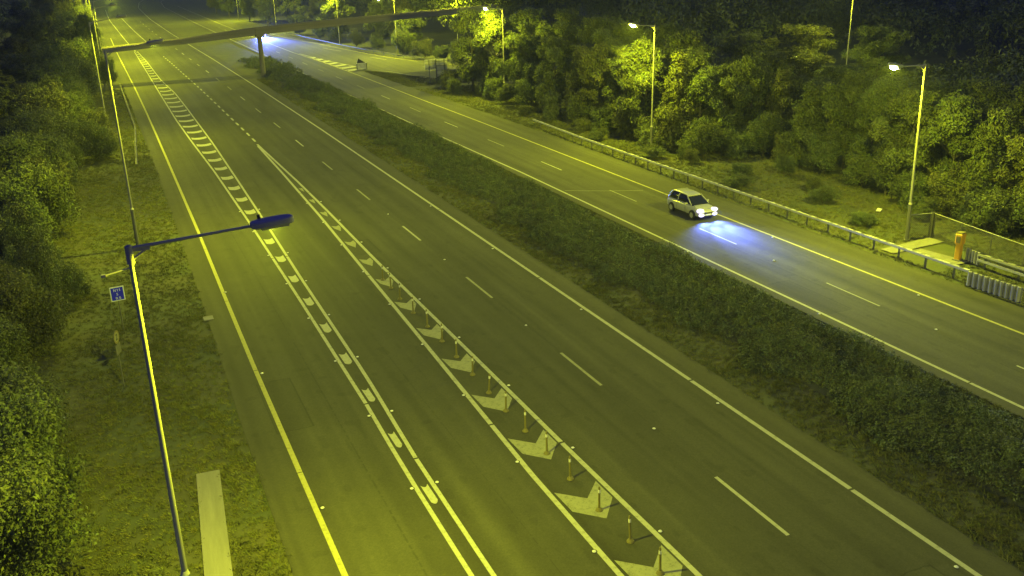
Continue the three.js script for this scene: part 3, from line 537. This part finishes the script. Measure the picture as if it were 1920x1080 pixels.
const CL = { small: clump(16, 0.3, 0.17), fine: clump(18, 0.26, 0.12), medium: clump(15, 0.32, 0.15), mass: clump(20, 0.55, 0.26), layer: clump(16, 0.36, 0.18, 0.35) };
const M4 = new THREE.Matrix4(), Q = new THREE.Quaternion(), E3 = new THREE.Euler(), PV = new THREE.Vector3(), SV = new THREE.Vector3(), COL = new THREE.Color();
function instances(name, geo, mat, list) {      // list of [x, y, z, scale, tint]
  const m = new THREE.InstancedMesh(geo, mat, list.length); m.name = name; m.castShadow = m.receiveShadow = true;
  list.forEach(([x, y, z, s, tint, up], i) => { E3.set(up ? rr(-0.25, 0.25) : rr(-0.9, 0.9), rr(0, 6.283), up ? rr(-0.25, 0.25) : rr(-0.9, 0.9)); M4.compose(PV.set(x, y, z), Q.setFromEuler(E3), SV.set(s, s * (up || 1), s)); m.setMatrixAt(i, M4); m.setColorAt(i, COL.setRGB(tint * rr(0.9, 1.12), tint, tint * rr(0.85, 1.1))); });
  m.instanceMatrix.needsUpdate = true; return m;
}
function limb(a, b, r0, r1, out) { const m = [(a[0] + b[0]) / 2 + rr(-0.12, 0.12), (a[1] + b[1]) / 2 + rr(-0.1, 0.15), (a[2] + b[2]) / 2 + rr(-0.12, 0.12)]; out.push(bar(a, m, r0, 7, (r0 + r1) / 2), bar(m, b, (r0 + r1) / 2, 7, r1)); }
// one prototype: lobes of foliage carried on limbs; height h and crown radius r, kind decides the outline
function treeProto(kind, h, r, n, geo, leaf) {
  const t = new THREE.Group(), wood = [], list = [], lobes = [];
  const th = kind === 'shrub' ? h * 0.5 : h * 0.82;
  const top = [rr(-0.2, 0.2), th, rr(-0.2, 0.2)];
  limb([0, -0.3, 0], top, kind === 'shrub' ? 0.07 : 0.06 + h * 0.014, 0.03, wood);
  const L = kind === 'shrub' ? 11 : kind === 'cone' ? 18 : 24;
  for (let i = 0; i < L; i++) {
    const k = (i + 0.5) / L, a = i * 2.4 + rr(-0.4, 0.4);
    let y, rad, s;
    if (kind === 'cone') { y = h * (0.12 + 0.8 * k); rad = r * (1.02 - 0.92 * k) * rr(0.35, 0.75); s = r * (0.62 - 0.38 * k); }
    else if (kind === 'shrub') { y = h * (0.2 + 0.62 * k); rad = r * rr(0.2, 0.75) * (1 - 0.35 * k); s = r * rr(0.32, 0.48); }
    else if (kind === 'layer') { y = h * (0.18 + 0.74 * k); rad = r * rr(0.35, 0.95) * (1.1 - 0.6 * k); s = r * rr(0.26, 0.4); }
    else { const e = Math.sin(Math.PI * (0.12 + 0.8 * k)); y = h * (0.16 + 0.74 * k); rad = r * rr(0.3, 1.08) * e; s = r * rr(0.18, 0.42); }
    y += rr(-0.06, 0.06) * h;
    const c = [Math.cos(a) * rad, y, Math.sin(a) * rad]; lobes.push([...c, s, rr(0.68, 1.28)]);
    limb([top[0] * y / h, Math.max(0.2, y - rad * 0.6 - 0.3), top[2] * y / h], c, 0.045, 0.015, wood);
  }
  const tot = lobes.reduce((s, l) => s + l[3] * l[3], 0);
  for (const [x, y, z, s, tone] of lobes) {
    const cnt = Math.round((n * s * s) / tot);
    for (let i = 0; i < cnt; i++) {
      PV.set(rr(-1, 1), rr(-1, 1), rr(-1, 1)); if (PV.lengthSq() < 0.01) continue; PV.normalize();
      const lump = 0.75 + 0.55 * noise(PV.x * 2.3 + x * 3 + 9, PV.y * 2.3 + PV.z * 2.3 + z * 3 + 9), d = s * lump * Math.pow(rnd(), 0.38) * (kind === 'layer' ? 1.1 : 1);
      const yy = y + PV.y * d * (kind === 'layer' ? 0.42 : 0.85); if (yy < 0.05) continue;
      list.push([x + PV.x * d, yy, z + PV.z * d, rr(0.7, 1.25), rr(0.72, 1.25) * tone]);
    }
  }
  const trunk = part(t, kind === 'shrub' ? 'stem' : 'trunk', wood, bark);
  const crown = instances(kind === 'shrub' ? 'foliage' : 'crown', geo, leaf, list); crown.userData.kind = 'stuff'; t.add(crown);
  return t;
}
const PROTO = {
  roundA: treeProto('round', 9, 2.9, 2600, CL.small, LEAF.ash), roundB: treeProto('round', 8.5, 2.6, 2400, CL.small, LEAF.ash), roundC: treeProto('round', 11, 3.4, 3000, CL.small, LEAF.ash),
  cone: treeProto('cone', 9, 2.2, 2200, CL.small, LEAF.ash), coneB: treeProto('cone', 8, 2.4, 2200, CL.small, LEAF.ash), layer: treeProto('layer', 11, 4.4, 2800, CL.layer, LEAF.ash),
  shrubA: treeProto('shrub', 3.2, 2.0, 900, CL.fine, LEAF.ash), shrubB: treeProto('shrub', 2.6, 1.8, 800, CL.fine, LEAF.ash), shrubBig: treeProto('shrub', 4.4, 2.6, 1900, CL.medium, LEAF.ash),
};
function plant(kind, name, label, category, x, z, hs, ws, group, y = 0) {
  const o = PROTO[kind].clone(); o.name = numbered(name); o.position.set(x, y, z); o.rotation.y = rr(0, 6.283); o.scale.set(ws, hs, ws);
  o.children[1].material = SPECIES[Math.floor(hash(Math.round(x * 13), Math.round(z * 7)) * 4)];
  scene.add(o); return tag(o, label, category, group);
}
const ORD = ['first', 'second', 'third', 'fourth', 'fifth', 'sixth', 'seventh', 'eighth', 'ninth', 'tenth', 'eleventh', 'twelfth', 'thirteenth', 'fourteenth', 'fifteenth', 'sixteenth', 'seventeenth', 'eighteenth', 'nineteenth', 'twentieth', 'twenty-first', 'twenty-second', 'twenty-third', 'twenty-fourth', 'twenty-fifth', 'twenty-sixth', 'twenty-seventh', 'twenty-eighth', 'twenty-ninth', 'thirtieth'];
const pH = { roundA: 9, roundB: 8.5, roundC: 11, cone: 9, coneB: 8, layer: 11, shrubA: 3.2, shrubB: 2.6, shrubBig: 4.4 };
const RW = 'roadside trees along the far verge';
// front row of the wood on the right: [kind, x, z, height, width factor, leaf, label]
[
  ['roundA', 46.9, -118.5, 11.4, 1.15, 'bushy tree just right of the grey sign backs'],
  ['roundB', 47.4, -112.2, 11.2, 1.1, 'bright leafy tree behind the lamp column right of the sign backs'],
  ['roundC', 48.2, -104, 10.2, 0.85, 'dull green tree right of the third far verge lamp column'],
  ['roundA', 48.6, -97, 9.0, 0.95, 'dark green tree midway between two lamp columns on the far verge'],
  ['coneB', 48.8, -91, 8.4, 1.0, 'narrow dim tree near the start of the long crash barrier'],
  ['roundB', 48.9, -86, 8.6, 0.95, 'dim rounded tree behind the start of the long crash barrier'],
  ['roundA', 48.6, -81, 9.2, 0.9, 'tall tree left of the glaring lamp, tops in shadow'],
  ['roundB', 47.9, -76.2, 9.8, 1.0, 'brightest yellow-green tree directly below the glaring lamp'],
  ['cone', 48.6, -71.6, 9.3, 1.05, 'pointed bright tree right of the glaring lamp column'],
  ['roundB', 50.3, -70.3, 7.6, 1.0, 'rounded tree third right of the glaring lamp column'],
  ['roundA', 52.4, -69.6, 8.1, 0.85, 'leafy mid green tree above the white car'],
  ['roundB', 54.6, -68.6, 8.5, 0.9, 'dim tree in the middle of the far wood edge'],
  ['coneB', 56.3, -66.5, 7.7, 0.9, 'dark narrow tree in a gap of the far wood edge'],
  ['cone', 54.4, -60.5, 7.2, 1.0, 'bright conical tree left of the fence enclosure'],
  ['roundA', 56.2, -58, 8.4, 0.85, 'dark tree right of the bright conical tree'],
  ['roundB', 55.4, -54.2, 8.0, 0.85, 'rounded tree left of the lamp column by the phone'],
  ['roundA', 53.6, -48.6, 8.3, 0.9, 'leafy tree directly behind the lamp column by the phone'],
  ['roundB', 53.4, -44.8, 8.0, 0.9, 'lit tree behind the fence corner post'],
  ['coneB', 53.2, -41.6, 7.8, 1.0, 'tree above the orange emergency phone'],
  ['roundA', 53.6, -38.6, 7.4, 0.85, 'tree above the wire fence near the right frame edge'],
  ['roundB', 53.2, -35.4, 7.2, 0.9, 'tree at the right frame edge behind the fence'],
  ['roundA', 53.0, -31.5, 7.4, 0.9, 'tree just beyond the right frame edge'],
].forEach(([k, x, z, h, w, label]) => plant(k, 'roadside_tree', label, 'tree', x, z, h / pH[k], w, RW));
plant('roundA', 'roadside_tree', 'dark tree between the sign backs and the exit road, covering the end of the footbridge', 'tree', 55.5, -123.5, 1.25, 1.15);
// second row, taller and darker
[[60, -73, 8.6], [63, -66, 7.6], [62, -60, 7.2], [61, -54, 7.4], [60, -48, 8.4], [59, -43, 8.8], [59, -38, 8.8], [54, -78, 10.5], [55, -84, 11], [55, -91, 10.5], [55, -98, 11], [54, -105, 11.5], [53, -113, 11.5], [59.5, -33, 9]].forEach(([x, z, h], i) =>
  plant(i % 2 ? 'roundC' : 'roundA', 'woodland_tree', `dark taller tree behind the roadside row on the right, ${ORD[i]} listed from the wood's middle`, 'tree', x, z, h / (i % 2 ? 11 : 9), 1.15, 'taller trees behind the roadside row'));
// trees round the column behind the wood
plant('layer', 'woodland_tree', 'wide layered tree lit by the lamp column behind the wood', 'tree', 75.5, -86.5, 0.86, 1.15);
plant('layer', 'woodland_tree', 'layered tree right of the column that rises from the dark crowns', 'tree', 84, -83, 0.82, 1.0);
plant('layer', 'woodland_tree', 'dim layered tree left of the widest lit tree behind the wood', 'tree', 70, -90, 0.8, 1.0);
plant('roundB', 'woodland_tree', 'small tree low at the foot of the column behind the wood', 'tree', 73.5, -79.5, 0.62, 0.9);
// low shrubs under the trees
[[46.6, -110, 1], [47.6, -101, 1.1], [47.4, -95, 1.0], [47.3, -88, 1.1], [47.4, -83, 1.2], [47, -78.5, 1.0], [47.6, -73.8, 1.0], [49, -67.6, 1.1], [51.3, -66.8, 1.15], [53.4, -65.4, 1.1], [53.6, -62, 0.9], [53.4, -57, 1.0], [53.1, -52.4, 1.1], [52.4, -49.6, 1.0], [51.4, -46.4, 0.9], [51.7, -42.8, 1.0], [51.4, -39.6, 1.0], [51.6, -36, 1.05], [51.4, -32.6, 1.0], [44.2, -121.4, 0.9], [43.9, -117.5, 0.8], [46.3, -106, 0.8]].forEach(([x, z, s], i) =>
  plant(i % 2 ? 'shrubA' : 'shrubB', 'shrub', `low leafy shrub at the foot of the far wood edge, ${ORD[i]} along it`, 'shrub', x + rr(-0.3, 0.3), z, s * rr(0.85, 1.15), s * rr(0.9, 1.2), 'shrubs under the far wood edge'));
[[45.4, -44.5, 0.32], [46.8, -50, 0.4], [48.6, -53, 0.5], [44.6, -57, 0.3], [47.2, -60, 0.42], [50.4, -58.5, 0.55], [46.4, -66, 0.5], [44.9, -69.5, 0.36], [47.4, -68, 0.6], [44.4, -79, 0.4], [45.4, -84.5, 0.5], [45.2, -91, 0.55], [44.9, -97, 0.45], [49.6, -43.2, 0.5], [49.8, -34, 0.55], [49, -29, 0.5]].forEach(([x, z, h], i) =>
  plant(i % 2 ? 'shrubA' : 'shrubB', 'bramble', `low weedy bramble on the grass bank behind the long barrier, ${ORD[i]} of the scattered ones`, 'bramble', x, z, h, rr(0.45, 0.8), 'brambles on the far grass bank'));
plant('shrubB', 'shrub', 'dark shrub growing round the posts of the sign backs', 'shrub', 46.1, -128.6, 0.5, 0.6);
plant('shrubA', 'shrub', 'lit shrub round the foot of the thin distant lamp column', 'shrub', 53.8, -171.5, 1.5, 1.3);
plant('roundB', 'distant_tree', 'leafy lit tree around the distant lamp column above the exit road', 'tree', 55.5, -174.5, 0.95, 1.2);
plant('roundB', 'distant_tree', 'brilliantly lit tree above the footbridge beam', 'tree', 50.5, -207.5, 1.25, 1.35);
[[46.5, -274, 11], [49, -285, 12], [45.5, -300, 12], [44, -333, 13], [42.5, -355, 13], [52, -262, 11], [54, -240, 11], [53, -222, 10], [57, -196, 10], [58, -184, 10]].forEach(([x, z, h], i) =>
  plant(i % 2 ? 'roundC' : 'roundA', 'distant_tree', `dark distant tree with a pale trunk beyond the footbridge, ${ORD[i]} of its row`, 'tree', x, z, h / (i % 2 ? 11 : 9), 1.2, 'dark trees beyond the footbridge'));
[[47.5, -236], [48.5, -218], [50.5, -193], [52.5, -184], [55.2, -163], [57, -158.5], [60, -153.5]].forEach(([x, z], i) => plant('shrubA', 'shrub', `low dim shrub behind the exit road barrier, ${ORD[i]} from its far end`, 'shrub', x, z, rr(0.8, 1.2), rr(0.9, 1.3), 'shrubs behind the exit road barrier'));
// left bank
const LB = 'bushes along the left bank';
plant('shrubBig', 'bank_bush', 'large bright bush filling the lower left corner', 'bush', -4.7, -26.8, 0.95, 1.0);
plant('shrubBig', 'bank_bush', 'bright bush above the large one in the lower left corner', 'bush', -4.9, -31, 1.0, 0.98);
plant('shrubBig', 'bank_bush', 'dim bush at the left frame edge level with the round sign', 'bush', -5.4, -35.5, 0.95, 0.95);
plant('shrubBig', 'bank_bush', 'dim bush in the dark gap left of the round sign', 'bush', -6.6, -42, 0.8, 0.9);
plant('shrubB', 'bank_bush', 'bush standing just left of the blue sign', 'bush', -3.6, -53.5, 0.8, 0.9);
[[-5.6, -46.5, 0.95], [-5.0, -50.5, 0.9], [-1.4, -95, 0.75], [-1.2, -100, 0.8], [-5.4, -57, 1.0], [-6.6, -63, 1.0], [-5.4, -68, 1.05], [-4.6, -73.5, 0.95], [-6.8, -76, 1.15], [-4.8, -80.5, 1.0], [-3.9, -87, 0.9], [-6.4, -88, 1.2], [-4.3, -94, 1.0], [-3.4, -101.5, 0.9], [-5.8, -101, 1.3], [-3.2, -109, 0.95], [-5.2, -112, 1.3], [-2.9, -118, 0.95], [-4.8, -124, 1.4], [-2.6, -129, 1.0], [-4.4, -139, 1.5], [-2.3, -143, 1.1], [-3.6, -156, 1.5], [-2.0, -165, 1.3], [-3.2, -180, 1.6], [-2.2, -197, 1.6], [-2.6, -214, 1.7], [-2.2, -232, 1.8]].forEach(([x, z, s], i) =>
  plant(i % 3 === 1 ? 'shrubA' : 'shrubBig', 'bank_bush', `leafy bush on the left bank, ${ORD[i]} counting away from the blue sign`, 'bush', x, z, (i % 3 === 1 ? 1.5 : 1.12) * s, s * rr(0.95, 1.2), LB));
plant('shrubA', 'bank_bush', 'dark bush between the verge and the left end of the footbridge', 'bush', 1.3, -151.6, 1.5, 0.8);
plant('roundB', 'bank_tree', 'bright tree topping the left bank at the top frame edge', 'tree', -0.9, -176, 1.15, 0.8);
[[-11, -52, 5.5], [-10.5, -62, 6], [-12, -72, 6], [-10, -82, 6], [-12.5, -94, 6.5], [-10, -106, 6.5], [-11.5, -122, 7], [-9.5, -138, 7], [-11, -158, 8], [-9, -178, 11], [-11, -200, 12], [-8, -224, 12], [-9, -250, 12], [-7, -280, 12], [-4, -310, 12]].forEach(([x, z, h], i) =>
  plant(i % 2 ? 'roundC' : 'roundA', 'bank_tree', `unlit tree in the darkness behind the left bank bushes, ${ORD[i]} counting away from the camera`, 'tree', x, z, h / (i % 2 ? 11 : 9), 1.15, 'dark trees behind the left bank'));

// far-off wood that reads as one dark mass
{
  const list = [];
  const mass = (x0, x1, z0, z1, n, h0, h1, keep) => { for (let i = 0; i < n; i++) { const x = rr(x0, x1), z = rr(z0, z1); if (keep && !keep(x, z)) continue; const top = h0 + (h1 - h0) * noise(x / 7 + 30, z / 7 + 90), y = top * (1 - 0.55 * rnd() * rnd()); list.push([x, y, z, rr(1.0, 2.0) * (1 + Math.min(1, -z / 500)), rr(0.7, 1.2)]); } };
  mass(66, 200, -20, -215, 34000, 7, 14, (x, z) => !(z < -112 && x < 92 && z > -150) && (x > 92 || z < -100) && Math.hypot(x - 78, z + 81) > 17);
  mass(66, 96, -16, -70, 6000, 4, 8);
  mass(60, 130, -150, -420, 15000, 8, 17, (x, z) => x > 60 + (z < -150 ? 0 : 8) && !(z > -152 && x < 95));
  mass(52, 240, -420, -640, 10000, 10, 20, (x, z) => x > 52 + (-z - 420) * 0.5);
  mass(-15, -70, -40, -420, 17000, 4.5, 11);
  mass(-70, 30, -420, -700, 9000, 10, 20, (x, z) => x < -6 + (z < -560 ? (-z - 560) * 0.35 : 0));
  const w = instances('far_wood', CL.mass, plainLeaf, list); scene.add(w); tag(w, 'dark mass of woodland filling the distance on both sides of the road', 'woodland', null, 'stuff');
}
// scrub of the median
{
  const hgt = (x, z) => { const e = 2.2 * (noise(z / 2.7, 77) - 0.4), m = Math.min(1, Math.max(0, (x - 24.6 - e) / 1.5)) * Math.min(1, Math.max(0, (30.9 - x) / 1.2)); return m * (0.15 + 2.1 * Math.pow(noise(x / 1.9 + 5, z / 2.6 + 11), 1.5) * (0.45 + 0.55 * noise(z / 9, 3))); };
  const list = [], hi = [];
  for (let i = 0; i < 34000; i++) { const z = -6 - 175 * Math.pow(rnd(), 1.5), x = rr(24.2, 30.9) + (z < -100 ? bend(z) - 0.3 : 0), h = hgt(x, z); if (h < 0.06) continue; list.push([x, h * Math.pow(rnd(), 0.5), z, rr(0.5, 1.05), rr(0.55, 1.45)]); }
  const m = instances('median_scrub', CL.fine, scrubLeaf, list); scene.add(m); tag(m, 'low dark scrub growing along the median between the carriageways', 'scrub', null, 'stuff');
}
// grass on the verges
{
  const blades = (() => { const pos = [], idx = []; for (let i = 0; i < 9; i++) { const a = rr(0, 6.28), lean = rr(0.03, 0.12), h = rr(0.07, 0.15), bx = rr(-0.09, 0.09), bz = rr(-0.09, 0.09), c = Math.cos(a), s = Math.sin(a), w = 0.011, k = pos.length / 3; pos.push(bx - s * w, 0, bz + c * w, bx + s * w, 0, bz - c * w, bx + c * lean * 0.5, h * 0.65, bz + s * lean * 0.5, bx + c * lean * 1.3, h, bz + s * lean * 1.3); idx.push(k, k + 1, k + 2, k + 2, k + 1, k + 3); } const g = new THREE.BufferGeometry(); g.setAttribute('position', new THREE.Float32BufferAttribute(pos, 3)); g.setIndex(idx); g.computeVertexNormals(); return g; })();
  const field = (name, label, n, xf, z0, z1, pow = 1.4, s0 = 0.7, s1 = 1.4) => { const list = []; for (let i = 0; i < n; i++) { const z = z0 + (z1 - z0) * Math.pow(rnd(), pow), [a, b] = xf(z), x = rr(a, b), k = noise(x * 0.9 + 7, z * 0.5 + 3); if (rnd() > 0.55 + 0.6 * k || (Math.abs(x - 1.1 + (z + 27.15) * 0.068) < 0.4 && z > -31.3) || (x > 42.2 && x < 47.1 && z > -40.4 && z < -35.4)) continue; list.push([x, -0.05, z, rr(s0, s1) * (0.75 + 0.4 * k), rr(0.7, 1.25) * (0.8 + 0.4 * noise(x / 1.5, z / 2.5)), 1]); } const m = instances(name, blades, grassMat, list); scene.add(m); tag(m, label, 'grass', null, 'stuff'); };
  field('verge_grass', 'rough grass of the near verge round the lamp columns', 42000, (z) => [-6.5, leftEdgeX(z) - 0.02], -14, -150);
  field('verge_grass_001', 'grass verge behind the long crash barrier', 30000, (z) => [shoulderX(z) + 0.1, z > -72 ? 54 : 49.5], -10, -125, 1.2);
  field('verge_grass_002', 'grass margins along both sides of the median scrub', 26000, (z) => (rnd() < 0.6 ? [22.8, 25.6] : [29.9, 31.15]), -6, -150, 1.5);
  field('verge_grass_003', 'grass of the gore between exit road and far carriageway', 5000, (z) => [shoulderX(z) + 0.2, 41 + (z + 150) * 0.42], -150, -128, 1);
}
renderer.render(scene, camera);
